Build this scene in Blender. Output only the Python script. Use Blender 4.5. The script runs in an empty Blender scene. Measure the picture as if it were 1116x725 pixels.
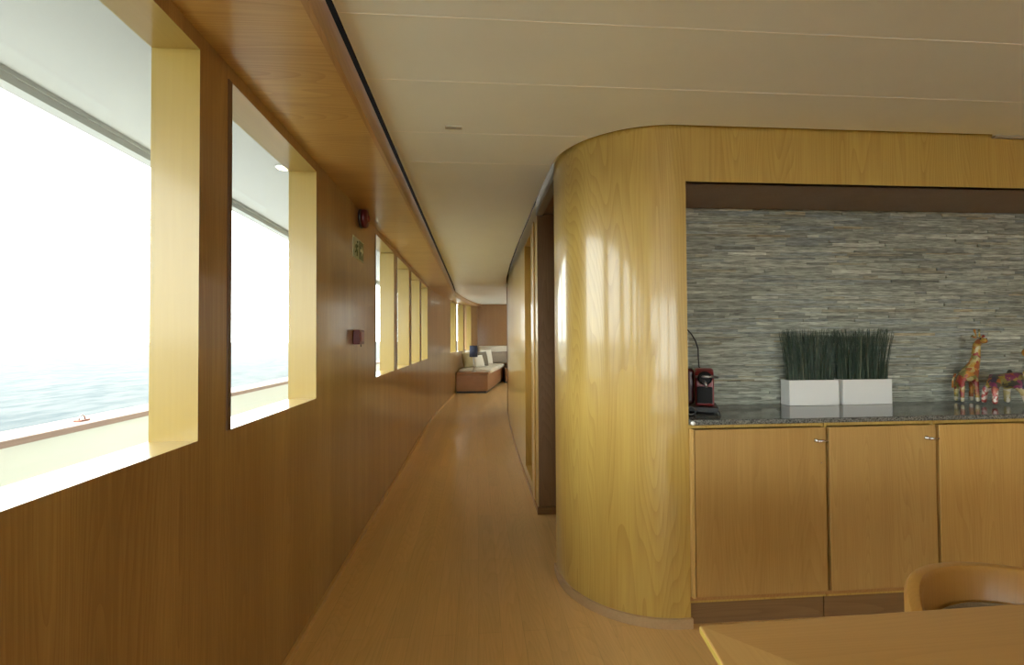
import bpy, bmesh, math, random
from mathutils import Vector, Matrix
random.seed(7)
PI = math.pi
SC = bpy.context.scene
COL = SC.collection

# ------------------------------------------------------------------ camera
cam_data = bpy.data.cameras.new('camera')
cam = bpy.data.objects.new('camera', cam_data); COL.objects.link(cam)
cam_data.sensor_fit = 'HORIZONTAL'; cam_data.sensor_width = 36.0
cam_data.lens = 498.48 / 1116 * 36.0
cam_data.clip_start = 0.02; cam_data.clip_end = 20000
r_ = Vector((0.99713495, -0.07540923, -0.00594421))
u_ = Vector((0.004591, -0.0181055, 0.99982554))
f_ = Vector((0.0755037, 0.99698828, 0.01770742))
M4 = Matrix.Identity(4)
for i in range(3):
    M4[i][0] = r_[i]; M4[i][1] = u_[i]; M4[i][2] = -f_[i]
M4[0][3], M4[1][3], M4[2][3] = 0.0, 0.0, 1.23
cam.matrix_world = M4
SC.camera = cam

# ------------------------------------------------------------------ world, exposure
W = bpy.data.worlds.new('overcast_sky'); SC.world = W
W.use_nodes = True
nt = W.node_tree; nt.nodes.clear()
wo = nt.nodes.new('ShaderNodeOutputWorld'); wb = nt.nodes.new('ShaderNodeBackground')
tc = nt.nodes.new('ShaderNodeTexCoord'); sx = nt.nodes.new('ShaderNodeSeparateXYZ')
rp = nt.nodes.new('ShaderNodeValToRGB')
rp.color_ramp.elements[0].position = 0.0; rp.color_ramp.elements[0].color = (0.94, 1.0, 0.99, 1)
rp.color_ramp.elements[1].position = 0.7; rp.color_ramp.elements[1].color = (0.98, 1.0, 0.95, 1)
nt.links.new(tc.outputs['Generated'], sx.inputs[0]); nt.links.new(sx.outputs['Z'], rp.inputs[0])
nt.links.new(rp.outputs[0], wb.inputs['Color']); nt.links.new(wb.outputs[0], wo.inputs[0])
wb.inputs['Strength'].default_value = 9.3
VS = SC.view_settings
SC.display_settings.display_device = 'sRGB'
VS.view_transform = 'Standard'; VS.look = 'None'; VS.gamma = 1.0; VS.use_curve_mapping = False
VS.exposure = 0.0
SC.cycles.max_bounces = 12; SC.cycles.diffuse_bounces = 7; SC.cycles.glossy_bounces = 5
SC.cycles.transparent_max_bounces = 16
SC.cycles.caustics_reflective = False; SC.cycles.caustics_refractive = False
SC.cycles.sample_clamp_indirect = 8.0
SC.cycles.use_denoising = True

# ------------------------------------------------------------------ materials
def pmat(name, col, rough=0.5, metal=0.0, coat=0.0, spec=0.5):
    m = bpy.data.materials.new(name); m.use_nodes = True
    b = m.node_tree.nodes['Principled BSDF']
    b.inputs['Base Color'].default_value = (*col, 1); b.inputs['Roughness'].default_value = rough
    b.inputs['Metallic'].default_value = metal; b.inputs['Coat Weight'].default_value = coat
    b.inputs['Coat Roughness'].default_value = 0.12
    b.inputs['Specular IOR Level'].default_value = spec
    return m

def noisy(m, scale=40, amt=0.12, bump=0.0, stretch=(1, 1, 1)):
    """break a plain colour up with a little procedural noise"""
    nt = m.node_tree; b = nt.nodes['Principled BSDF']; c = b.inputs['Base Color'].default_value[:]
    t = nt.nodes.new('ShaderNodeTexCoord'); mp = nt.nodes.new('ShaderNodeMapping'); n = nt.nodes.new('ShaderNodeTexNoise')
    mp.inputs['Scale'].default_value = stretch
    n.inputs['Scale'].default_value = scale; n.inputs['Detail'].default_value = 4
    r = nt.nodes.new('ShaderNodeValToRGB')
    r.color_ramp.elements[0].position = 0.3; r.color_ramp.elements[1].position = 0.7
    r.color_ramp.elements[0].color = tuple(x * (1 - amt) for x in c[:3]) + (1,)
    r.color_ramp.elements[1].color = tuple(min(1, x * (1 + amt)) for x in c[:3]) + (1,)
    nt.links.new(t.outputs['Object'], mp.inputs[0]); nt.links.new(mp.outputs[0], n.inputs['Vector'])
    nt.links.new(n.outputs['Fac'], r.inputs[0]); nt.links.new(r.outputs[0], b.inputs['Base Color'])
    if bump:
        bp = nt.nodes.new('ShaderNodeBump'); bp.inputs['Strength'].default_value = bump; bp.inputs['Distance'].default_value = 0.004
        nt.links.new(n.outputs['Fac'], bp.inputs['Height']); nt.links.new(bp.outputs[0], b.inputs['Normal'])
    return m

def wood(name, light, dark, axis='z', rough=0.32, coat=0.25, ring=75.0, off=0.0, contrast=1.0, coat_rough=0.12, panel=0.0, rot=0.0, fig=1.0):
    m = bpy.data.materials.new(name); m.use_nodes = True
    nt = m.node_tree; b = nt.nodes['Principled BSDF']; L = nt.links.new
    t = nt.nodes.new('ShaderNodeTexCoord')
    mp = nt.nodes.new('ShaderNodeMapping')
    s = [1, 1, 1]; s['xyz'.index(axis)] = 0.085
    mp.inputs['Scale'].default_value = s; mp.inputs['Location'].default_value = (off, off * .7, off * .3)
    mp.inputs['Rotation'].default_value = (0, 0, rot)
    L(t.outputs['Object'], mp.inputs[0])
    # growth rings: contour lines of a stretched smooth noise (cathedral figure)
    n1 = nt.nodes.new('ShaderNodeTexNoise'); n1.inputs['Scale'].default_value = 3.4; n1.inputs['Detail'].default_value = 2.0
    n1.inputs['Roughness'].default_value = 0.35
    L(mp.outputs[0], n1.inputs['Vector'])
    mu = nt.nodes.new('ShaderNodeMath'); mu.operation = 'MULTIPLY'; mu.inputs[1].default_value = ring
    L(n1.outputs['Fac'], mu.inputs[0])
    fr = nt.nodes.new('ShaderNodeMath'); fr.operation = 'FRACT'; L(mu.outputs[0], fr.inputs[0])
    fp = nt.nodes.new('ShaderNodeMath'); fp.operation = 'POWER'; fp.inputs[1].default_value = 2.2; L(fr.outputs[0], fp.inputs[0])
    # fine streaks
    mp2 = nt.nodes.new('ShaderNodeMapping'); s2 = [1, 1, 1]; s2['xyz'.index(axis)] = 0.03
    mp2.inputs['Scale'].default_value = s2; mp2.inputs['Location'].default_value = (off, off, off)
    mp2.inputs['Rotation'].default_value = (0, 0, rot)
    L(t.outputs['Object'], mp2.inputs[0])
    n2 = nt.nodes.new('ShaderNodeTexNoise'); n2.inputs['Scale'].default_value = 130; n2.inputs['Detail'].default_value = 3
    L(mp2.outputs[0], n2.inputs['Vector'])
    n3 = nt.nodes.new('ShaderNodeTexNoise'); n3.inputs['Scale'].default_value = 7; n3.inputs['Detail'].default_value = 2
    L(mp2.outputs[0], n3.inputs['Vector'])
    a1 = nt.nodes.new('ShaderNodeMath'); a1.operation = 'MULTIPLY'; a1.inputs[1].default_value = 0.30 * contrast * fig; L(fp.outputs[0], a1.inputs[0])
    a2 = nt.nodes.new('ShaderNodeMath'); a2.operation = 'MULTIPLY_ADD'; a2.inputs[1].default_value = 0.55 * contrast; L(n2.outputs['Fac'], a2.inputs[0]); L(a1.outputs[0], a2.inputs[2])
    a3 = nt.nodes.new('ShaderNodeMath'); a3.operation = 'MULTIPLY_ADD'; a3.inputs[1].default_value = 0.65 * contrast; L(n3.outputs['Fac'], a3.inputs[0]); L(a2.outputs[0], a3.inputs[2])
    r = nt.nodes.new('ShaderNodeValToRGB')
    c0 = 0.75 * contrast
    r.color_ramp.elements[0].position = max(0, c0 - 0.42); r.color_ramp.elements[0].color = (*light, 1)
    r.color_ramp.elements[1].position = min(1, c0 + 0.42); r.color_ramp.elements[1].color = (*dark, 1)
    L(a3.outputs[0], r.inputs[0])
    L(r.outputs[0], b.inputs['Base Color'])
    b.inputs['Roughness'].default_value = rough
    b.inputs['Coat Weight'].default_value = coat; b.inputs['Coat Roughness'].default_value = coat_rough
    return m

OAK_L, OAK_D = (0.60, 0.425, 0.112), (0.43, 0.27, 0.060)
M = {}
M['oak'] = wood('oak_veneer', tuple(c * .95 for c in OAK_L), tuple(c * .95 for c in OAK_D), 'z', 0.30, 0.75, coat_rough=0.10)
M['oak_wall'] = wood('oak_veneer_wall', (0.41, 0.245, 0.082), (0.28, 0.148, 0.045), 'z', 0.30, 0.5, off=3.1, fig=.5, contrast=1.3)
M['oak_lining'] = wood('oak_wall_lit_reveal', (0.41, 0.292, 0.076), (0.34, 0.230, 0.055), 'z', 0.32, 0.3, off=7.7, fig=.2, contrast=.8)  # wall oak again, bright light on the reveals put into the colour
M['oak_lit_reveal_y'] = wood('oak_wall_lit_sill', (0.46, 0.325, 0.085), (0.38, 0.255, 0.062), 'y', 0.30, 0.4, off=4.7, fig=.2, contrast=.8)  # same for sill and lintel: their lit tone is in the colour
M['oak_door'] = wood('oak_door_veneer', (0.48, 0.305, 0.100), (0.35, 0.195, 0.054), 'z', 0.36, 0.2, off=5.3, fig=.6)
M['oak_door2'] = wood('oak_door_veneer_figured', (0.50, 0.33, 0.112), (0.37, 0.21, 0.066), 'z', 0.36, 0.2, ring=110, off=9.7, fig=.8)
M['oak_door3'] = wood('oak_door_veneer_plain', (0.58, 0.38, 0.125), (0.42, 0.235, 0.064), 'z', 0.36, 0.2, off=14.2, fig=.6)
M['oak_edge'] = wood('oak_edge_band', (0.62, 0.42, 0.15), (0.52, 0.33, 0.11), 'z', 0.35, 0.2)
M['oak_edge_y'] = wood('oak_edge_bead', (0.62, 0.40, 0.15), (0.52, 0.31, 0.11), 'y', 0.35, 0.2)
M['oak_x'] = wood('oak_soffit', (0.58, 0.36, 0.12), (0.40, 0.225, 0.065), 'x', 0.34, 0.25)
M['oak_y'] = wood('oak_rail', (0.44, 0.24, 0.085), (0.32, 0.16, 0.05), 'y', 0.36, 0.2)
M['oak_table'] = wood('oak_table_top', (0.44, 0.245, 0.075), (0.34, 0.175, 0.048), 'x', 0.30, 0.3, contrast=.8)
M['oak_table_y'] = wood('oak_table_border', (0.50, 0.30, 0.10), (0.40, 0.22, 0.065), 'y', 0.30, 0.3, contrast=.8, off=2)
M['table_edge'] = wood('table_edge_band', (0.62, 0.46, 0.10), (0.54, 0.38, 0.08), 'y', 0.3, 0.3)
M['chair_wood'] = wood('bent_beech', (0.47, 0.25, 0.06), (0.36, 0.18, 0.040), 'z', 0.34, 0.25, contrast=.7, coat_rough=.2)
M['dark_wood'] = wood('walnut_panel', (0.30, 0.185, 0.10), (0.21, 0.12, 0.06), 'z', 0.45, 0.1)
M['end_wood'] = wood('brown_end_panel', (0.36, 0.20, 0.085), (0.26, 0.135, 0.052), 'z', 0.35, 0.3)
M['shaded_edge'] = wood('shaded_edge_strip', (0.14, 0.065, 0.03), (0.09, 0.04, 0.02), 'z', 0.4, 0.1)  # shade on the near window edges put into the colour
M['kick_wood'] = wood('plinth_wood', (0.24, 0.14, 0.058), (0.17, 0.092, 0.036), 'x', 0.45, 0.1)
M['ceiling'] = noisy(pmat('ceiling_panel', (0.89, 0.96, 0.97), 0.42), 3, 0.02)
M['ceiling_trim'] = pmat('ceiling_joint', (0.96, 0.97, 0.96), 0.4)
M['beige'] = pmat('beige_strip', (0.36, 0.32, 0.25), 0.6)
M['black'] = pmat('shadow_gap', (0.012, 0.010, 0.009), 0.9)
M['white_paint'] = noisy(pmat('white_boat_paint', (0.80, 0.81, 0.77), 0.35), 6, 0.02)
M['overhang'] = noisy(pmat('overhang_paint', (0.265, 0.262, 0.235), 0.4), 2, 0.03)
M['bulwark'] = noisy(pmat('cream_bulwark_paint', (0.52, 0.52, 0.46), 0.4), 2, 0.02)
M['deck'] = noisy(pmat('pale_deck', (0.80, 0.79, 0.74), 0.6), 8, 0.08)
M['teak'] = wood('weathered_teak', (0.30, 0.20, 0.15), (0.20, 0.12, 0.09), 'y', 0.55, 0.0)
M['granite'] = pmat('polished_granite', (0.1, 0.1, 0.1), 0.10)
M['chrome'] = pmat('chrome', (0.62, 0.62, 0.62), 0.22, 1.0)
M['steel'] = pmat('brushed_steel', (0.5, 0.5, 0.5), 0.3, 1.0)
M['pot'] = noisy(pmat('white_planter', (0.82, 0.83, 0.82), 0.35), 5, 0.02)
M['soil'] = noisy(pmat('dark_soil', (0.02, 0.018, 0.012), 0.9), 200, 0.4)
M['red_plastic'] = pmat('red_plastic', (0.20, 0.010, 0.014), 0.3)
M['red_paint'] = noisy(pmat('red_alarm', (0.11, 0.009, 0.011), 0.4), 20, 0.06)
M['red_lens'] = pmat('red_lens', (0.20, 0.02, 0.02), 0.3)
M['black_plastic'] = noisy(pmat('black_plastic', (0.012, 0.012, 0.014), 0.35), 60, 0.2)
M['matt_black'] = pmat('matt_black', (0.008, 0.008, 0.009), 0.6, spec=.25)
M['grey_plastic'] = pmat('grey_plastic', (0.12, 0.12, 0.12), 0.35)
M['sign'] = pmat('pale_green_sign', (0.50, 0.52, 0.33), 0.4)
M['sign_green'] = pmat('green_sign', (0.10, 0.13, 0.05), 0.4)
M['sign_white'] = pmat('sign_white', (0.75, 0.77, 0.58), 0.4)
M['pad'] = noisy(pmat('grey_brown_fabric', (0.22, 0.17, 0.11), 0.85), 300, 0.15, 0.2)
M['cream'] = noisy(pmat('cream_fabric', (0.68, 0.62, 0.50), 0.85), 120, 0.05, 0.1)
M['olive'] = noisy(pmat('olive_fabric', (0.35, 0.28, 0.13), 0.9), 120, 0.12, 0.1)
M['taupe'] = noisy(pmat('taupe_fabric', (0.20, 0.17, 0.12), 0.9), 60, 0.35, 0.1)
M['greybrown'] = noisy(pmat('grey_brown_bolster', (0.26, 0.215, 0.165), 0.9), 60, 0.2, 0.1)
M['whitefab'] = noisy(pmat('white_fabric', (0.74, 0.70, 0.60), 0.9), 100, 0.05, 0.1)
M['navy'] = noisy(pmat('navy_lampshade', (0.022, 0.026, 0.05), 0.8), 200, 0.2)
M['sofa_wood'] = wood('sofa_wood', (0.42, 0.23, 0.11), (0.32, 0.16, 0.07), 'y', 0.4, 0.15)

# floor: laminate planks running along the corridor
M['skirting'] = wood('pale_skirting', (0.50, 0.36, 0.20), (0.40, 0.27, 0.14), 'y', 0.4, 0.1, fig=.3)
m = M['floor'] = wood('plank_floor', (0.78, 0.52, 0.215), (0.60, 0.38, 0.145), 'y', 0.38, 0.1, contrast=1.0, fig=.6)
nt = m.node_tree; b = nt.nodes['Principled BSDF']
rampn = [n for n in nt.nodes if n.type == 'VALTORGB'][0]
t = nt.nodes.new('ShaderNodeTexCoord'); mp = nt.nodes.new('ShaderNodeMapping'); mp.inputs['Rotation'].default_value = (0, 0, PI / 2)
bk = nt.nodes.new('ShaderNodeTexBrick')
bk.inputs['Scale'].default_value = 1.0; bk.inputs['Brick Width'].default_value = 1.3; bk.inputs['Row Height'].default_value = 0.095
bk.inputs['Mortar Size'].default_value = 0.0012; bk.inputs['Bias'].default_value = 0.0
bk.inputs['Color1'].default_value = (0.95, 0.95, 0.95, 1); bk.inputs['Color2'].default_value = (1.04, 1.03, 1.02, 1); bk.inputs['Mortar'].default_value = (0.80, 0.79, 0.77, 1)
mx = nt.nodes.new('ShaderNodeMix'); mx.data_type = 'RGBA'; mx.blend_type = 'MULTIPLY'; mx.inputs['Factor'].default_value = 0.8
nt.links.new(t.outputs['Object'], mp.inputs[0]); nt.links.new(mp.outputs[0], bk.inputs['Vector'])
nt.links.new(rampn.outputs[0], mx.inputs['A']); nt.links.new(bk.outputs['Color'], mx.inputs['B'])
nt.links.new(mx.outputs['Result'], b.inputs['Base Color'])

# granite speckle
nt = M['granite'].node_tree; b = nt.nodes['Principled BSDF']
t = nt.nodes.new('ShaderNodeTexCoord'); v = nt.nodes.new('ShaderNodeTexVoronoi'); v.inputs['Scale'].default_value = 260
n = nt.nodes.new('ShaderNodeTexNoise'); n.inputs['Scale'].default_value = 90; n.inputs['Detail'].default_value = 5
r = nt.nodes.new('ShaderNodeValToRGB'); r.color_ramp.elements[0].color = (0.035, 0.037, 0.036, 1); r.color_ramp.elements[1].color = (0.26, 0.27, 0.26, 1)
r.color_ramp.elements[0].position = 0.25; r.color_ramp.elements[1].position = 0.85
mxg = nt.nodes.new('ShaderNodeMix'); mxg.data_type = 'FLOAT'; mxg.inputs[0].default_value = 0.5
sv = nt.nodes.new('ShaderNodeSeparateColor')
nt.links.new(t.outputs['Object'], v.inputs['Vector']); nt.links.new(t.outputs['Object'], n.inputs['Vector'])
nt.links.new(v.outputs['Color'], sv.inputs[0]); nt.links.new(sv.outputs[0], mxg.inputs[2]); nt.links.new(n.outputs['Fac'], mxg.inputs[3])
nt.links.new(mxg.outputs[0], r.inputs[0]); nt.links.new(r.outputs[0], b.inputs['Base Color'])

# ledgestone: each strip carries its own tone, with streaks along the bedding
m = M['stone'] = pmat('slate_ledgestone', (0.2, 0.2, 0.18), 0.75)
nt = m.node_tree; b = nt.nodes['Principled BSDF']; L = nt.links.new
at = nt.nodes.new('ShaderNodeAttribute'); at.attribute_name = 'tone'
t = nt.nodes.new('ShaderNodeTexCoord'); mp = nt.nodes.new('ShaderNodeMapping'); mp.inputs['Scale'].default_value = (9, 20, 110)
n = nt.nodes.new('ShaderNodeTexNoise'); n.inputs['Scale'].default_value = 1.6; n.inputs['Detail'].default_value = 6; n.inputs['Roughness'].default_value = 0.65
L(t.outputs['Object'], mp.inputs[0]); L(mp.outputs[0], n.inputs['Vector'])
r = nt.nodes.new('ShaderNodeValToRGB'); r.color_ramp.elements[0].position = 0.3; r.color_ramp.elements[0].color = (0.42, 0.42, 0.40, 1)
r.color_ramp.elements[1].position = 0.75; r.color_ramp.elements[1].color = (1.75, 1.75, 1.70, 1)
L(n.outputs['Fac'], r.inputs[0])
mx = nt.nodes.new('ShaderNodeMix'); mx.data_type = 'RGBA'; mx.blend_type = 'MULTIPLY'; mx.inputs['Factor'].default_value = 1
L(at.outputs['Color'], mx.inputs['A']); L(r.outputs[0], mx.inputs['B']); L(mx.outputs['Result'], b.inputs['Base Color'])
bp = nt.nodes.new('ShaderNodeBump'); bp.inputs['Strength'].default_value = 0.6; bp.inputs['Distance'].default_value = 0.004
L(n.outputs['Fac'], bp.inputs['Height']); L(bp.outputs[0], b.inputs['Normal'])

# sea: rippled pale water, mirror-like only at grazing angles
m = M['sea'] = bpy.data.materials.new('sea_water'); m.use_nodes = True
nt = m.node_tree; nt.nodes.clear(); L = nt.links.new
o = nt.nodes.new('ShaderNodeOutputMaterial'); df = nt.nodes.new('ShaderNodeBsdfDiffuse'); gl = nt.nodes.new('ShaderNodeBsdfGlossy'); gl.inputs['Roughness'].default_value = 0.25
t = nt.nodes.new('ShaderNodeTexCoord'); mp = nt.nodes.new('ShaderNodeMapping'); mp.inputs['Scale'].default_value = (0.45, 0.16, 1); mp.inputs['Rotation'].default_value = (0, 0, 0.25)
n = nt.nodes.new('ShaderNodeTexNoise'); n.inputs['Scale'].default_value = 1.5; n.inputs['Detail'].default_value = 8; n.inputs['Roughness'].default_value = 0.62
L(t.outputs['Object'], mp.inputs[0]); L(mp.outputs[0], n.inputs['Vector'])
r = nt.nodes.new('ShaderNodeValToRGB'); r.color_ramp.elements[0].position = 0.36; r.color_ramp.elements[0].color = (0.056, 0.070, 0.078, 1)
r.color_ramp.elements[1].position = 0.58; r.color_ramp.elements[1].color = (0.090, 0.100, 0.104, 1)
L(n.outputs['Fac'], r.inputs[0]); L(r.outputs[0], df.inputs['Color'])
lw = nt.nodes.new('ShaderNodeLayerWeight'); pw = nt.nodes.new('ShaderNodeMath'); pw.operation = 'POWER'; pw.inputs[1].default_value = 12.0; L(lw.outputs['Facing'], pw.inputs[0])
ma = nt.nodes.new('ShaderNodeMath'); ma.operation = 'MULTIPLY'; ma.inputs[1].default_value = 0.09; L(pw.outputs[0], ma.inputs[0])
x = nt.nodes.new('ShaderNodeMixShader'); L(ma.outputs[0], x.inputs[0]); L(df.outputs[0], x.inputs[1]); L(gl.outputs[0], x.inputs[2]); L(x.outputs[0], o.inputs[0])

# window glass: clear, with a faint mirror reflection
m = M['glass'] = bpy.data.materials.new('window_glass'); m.use_nodes = True
nt = m.node_tree; nt.nodes.clear(); L = nt.links.new
o = nt.nodes.new('ShaderNodeOutputMaterial'); a = nt.nodes.new('ShaderNodeBsdfTransparent'); g = nt.nodes.new('ShaderNodeBsdfGlossy')
g.inputs['Roughness'].default_value = 0.0; a.inputs['Color'].default_value = (0.985, 0.995, 0.985, 1)
lw = nt.nodes.new('ShaderNodeLayerWeight'); lw.inputs['Blend'].default_value = 0.5
pw = nt.nodes.new('ShaderNodeMath'); pw.operation = 'POWER'; pw.inputs[1].default_value = 5.0; L(lw.outputs['Facing'], pw.inputs[0])
ma = nt.nodes.new('ShaderNodeMath'); ma.operation = 'MULTIPLY_ADD'; ma.inputs[1].default_value = 0.4; ma.inputs[2].default_value = 0.02; L(pw.outputs[0], ma.inputs[0])
x = nt.nodes.new('ShaderNodeMixShader'); L(ma.outputs[0], x.inputs[0]); L(a.outputs[0], x.inputs[1]); L(g.outputs[0], x.inputs[2]); L(x.outputs[0], o.inputs[0])

# patchwork paint of the figurines
def patchwork(name, cols, scale, off):
    m = pmat(name, cols[0], 0.35, coat=0.3); nt = m.node_tree; b = nt.nodes['Principled BSDF']; L = nt.links.new
    t = nt.nodes.new('ShaderNodeTexCoord'); mp = nt.nodes.new('ShaderNodeMapping'); mp.inputs['Location'].default_value = off
    n = nt.nodes.new('ShaderNodeTexNoise'); n.inputs['Scale'].default_value = 30
    ad = nt.nodes.new('ShaderNodeVectorMath'); ad.operation = 'MULTIPLY_ADD'; ad.inputs[1].default_value = (0.05, 0.05, 0.05)
    v = nt.nodes.new('ShaderNodeTexVoronoi'); v.inputs['Scale'].default_value = scale
    s = nt.nodes.new('ShaderNodeSeparateColor')
    r = nt.nodes.new('ShaderNodeValToRGB'); r.color_ramp.interpolation = 'CONSTANT'
    els = r.color_ramp.elements
    while len(els) < len(cols): els.new(0.5)
    for i, c in enumerate(cols): els[i].position = i / len(cols); els[i].color = (*c, 1)
    L(t.outputs['Object'], mp.inputs[0]); L(mp.outputs[0], n.inputs['Vector'])
    L(n.outputs['Color'], ad.inputs[0]); L(mp.outputs[0], ad.inputs[2]); L(ad.outputs[0], v.inputs['Vector'])
    L(v.outputs['Color'], s.inputs[0]); L(s.outputs[0], r.inputs[0]); L(r.outputs[0], b.inputs['Base Color'])
    return m
M['patch_warm'] = patchwork('patchwork_orange', [(0.42, 0.16, 0.03), (0.30, 0.035, 0.03), (0.45, 0.28, 0.05), (0.34, 0.10, 0.03), (0.50, 0.22, 0.04), (0.22, 0.20, 0.06), (0.48, 0.40, 0.18)], 42, (0, 0, 0))
M['patch_dark'] = patchwork('patchwork_purple', [(0.03, 0.025, 0.06), (0.18, 0.03, 0.10), (0.30, 0.22, 0.04), (0.05, 0.05, 0.04), (0.32, 0.10, 0.03), (0.22, 0.18, 0.05)], 40, (3, 1, 2))
M['patch_pale'] = patchwork('patchwork_pale', [(0.50, 0.42, 0.20), (0.55, 0.50, 0.35), (0.42, 0.36, 0.12), (0.62, 0.58, 0.48)], 38, (5, 2, 1))
M['patch_leg'] = patchwork('patchwork_red_white', [(0.65, 0.55, 0.48), (0.38, 0.06, 0.05), (0.60, 0.50, 0.42), (0.45, 0.12, 0.08)], 60, (1, 7, 1))
M['orange_ball'] = pmat('orange_glaze', (0.50, 0.24, 0.03), 0.3, coat=.3)

# ------------------------------------------------------------------ helpers
def B(): return bmesh.new()
def quad(bm, pts, mi=0):
    f = bm.faces.new([bm.verts.new(p) for p in pts]); f.material_index = mi; return f
def add_box(bm, x0, x1, y0, y1, z0, z1, mi=0, rz=0, piv=None):
    vs = [Vector((x, y, z)) for z in (z0, z1) for y in (y0, y1) for x in (x0, x1)]
    if rz:
        p = Vector(piv or ((x0 + x1) / 2, (y0 + y1) / 2, 0)); R = Matrix.Rotation(rz, 3, 'Z')
        vs = [R @ (q - p) + p for q in vs]
    v = [bm.verts.new(q) for q in vs]
    for idx in ((0, 2, 3, 1), (4, 5, 7, 6), (0, 1, 5, 4), (2, 6, 7, 3), (0, 4, 6, 2), (1, 3, 7, 5)):
        f = bm.faces.new([v[i] for i in idx]); f.material_index = mi
def add_prism(bm, outline, z0, z1, mi=0, zf=None):
    """outline: (x,y) list; zf(x,y) adds a rise"""
    zf = zf or (lambda x, y: 0)
    lo = [bm.verts.new((x, y, z0 + zf(x, y))) for x, y in outline]; hi = [bm.verts.new((x, y, z1 + zf(x, y))) for x, y in outline]
    f = bm.faces.new(lo[::-1]); f.material_index = mi
    f = bm.faces.new(hi); f.material_index = mi
    n = len(lo)
    for i in range(n):
        f = bm.faces.new((lo[i], lo[(i + 1) % n], hi[(i + 1) % n], hi[i])); f.material_index = mi
def add_ribbon(bm, a, b_, z0, z1, mi=0, zf=None):
    """solid between two plan polylines a and b_ (same length)"""
    zf = zf or (lambda x, y: 0)
    rows = []
    for (ax, ay), (bx, by) in zip(a, b_):
        rows.append([bm.verts.new((ax, ay, z0 + zf(ax, ay))), bm.verts.new((bx, by, z0 + zf(bx, by))), bm.verts.new((bx, by, z1 + zf(bx, by))), bm.verts.new((ax, ay, z1 + zf(ax, ay)))])
    for p, q in zip(rows, rows[1:]):
        for i in range(4):
            f = bm.faces.new((p[i], p[(i + 1) % 4], q[(i + 1) % 4], q[i])); f.material_index = mi
    bm.faces.new(rows[0][::-1]).material_index = mi; bm.faces.new(rows[-1]).material_index = mi
def add_tube(bm, pts, r, seg=10, mi=0):
    pts = [Vector(p) for p in pts]; rr = r if isinstance(r, (list, tuple)) else [r] * len(pts); rings = []
    up = Vector((0.31, 0.17, 0.93)).normalized()
    for i, p in enumerate(pts):
        d = (pts[min(i + 1, len(pts) - 1)] - pts[max(i - 1, 0)]).normalized()
        s = d.cross(up)
        if s.length < 0.05: s = d.cross(Vector((1, 0, 0)))
        s.normalize(); t = s.cross(d)
        rings.append([bm.verts.new(p + rr[i] * (math.cos(2 * PI * k / seg) * s + math.sin(2 * PI * k / seg) * t)) for k in range(seg)])
    for a, c in zip(rings, rings[1:]):
        for k in range(seg):
            f = bm.faces.new((a[k], a[(k + 1) % seg], c[(k + 1) % seg], c[k])); f.material_index = mi; f.smooth = True
    bm.faces.new(rings[0][::-1]).material_index = mi; bm.faces.new(rings[-1]).material_index = mi
def add_lathe(bm, prof, c=(0, 0, 0), seg=24, mi=0, axis='z'):
    rings = []
    for rad, h in prof:
        ring = []
        for k in range(seg):
            a = 2 * PI * k / seg; p = (rad * math.cos(a), rad * math.sin(a), h)
            if axis == 'y': p = (p[0], p[2], p[1])
            if axis == 'x': p = (p[2], p[0], p[1])
            ring.append(bm.verts.new((c[0] + p[0], c[1] + p[1], c[2] + p[2])))
        rings.append(ring)
    for a, d in zip(rings, rings[1:]):
        for k in range(seg):
            f = bm.faces.new((a[k], a[(k + 1) % seg], d[(k + 1) % seg], d[k])); f.material_index = mi; f.smooth = True
    bm.faces.new(rings[0][::-1]).material_index = mi; bm.faces.new(rings[-1]).material_index = mi
def add_ball(bm, c, rx, ry=None, rz=None, mi=0, seg=20):
    g = bmesh.ops.create_uvsphere(bm, u_segments=seg, v_segments=seg // 2, radius=1.0)
    for v in g['verts']: v.co = Vector((c[0] + v.co.x * rx, c[1] + v.co.y * (ry or rx), c[2] + v.co.z * (rz or rx)))
    for f in {f for v in g['verts'] for f in v.link_faces}: f.smooth = True; f.material_index = mi
def obj(name, bm, mats, parent=None, bevel=0.0, seg=2, label=None, smooth=False):
    bmesh.ops.recalc_face_normals(bm, faces=bm.faces[:])
    me = bpy.data.meshes.new(name); bm.to_mesh(me); bm.free()
    for k in (mats if isinstance(mats, (list, tuple)) else [mats]): me.materials.append(M[k])
    o = bpy.data.objects.new(name, me); COL.objects.link(o)
    if parent is not None:
        o.parent = parent
        o.matrix_parent_inverse = parent.matrix_world.inverted() if parent.type == 'MESH' else Matrix.Translation(-parent.location)
    if smooth:
        for p in me.polygons: p.use_smooth = True
    if bevel:
        md = o.modifiers.new('bevel', 'BEVEL'); md.width = bevel; md.segments = seg; md.limit_method = 'ANGLE'; md.angle_limit = 0.7
    if label: o['label'] = label
    return o
def thing(name, label, cat, loc=(0, 0, 0), group=None):
    o = bpy.data.objects.new(name, None); COL.objects.link(o); o.location = loc; o.empty_display_size = 0.05
    o['label'] = label; o['category'] = cat
    if group: o['group'] = group
    return o
def tag(o, label, cat, group=None):
    o['label'] = label; o['category'] = cat
    if group: o['group'] = group
    return o
def struct(name, bm, mats, label=None, bevel=0.0, cat=None, parent=None):
    o = obj(name, bm, mats, parent, bevel)
    if parent is None: o['kind'] = 'structure'
    if label: o['label'] = label
    if cat: o['category'] = cat
    return o

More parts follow.
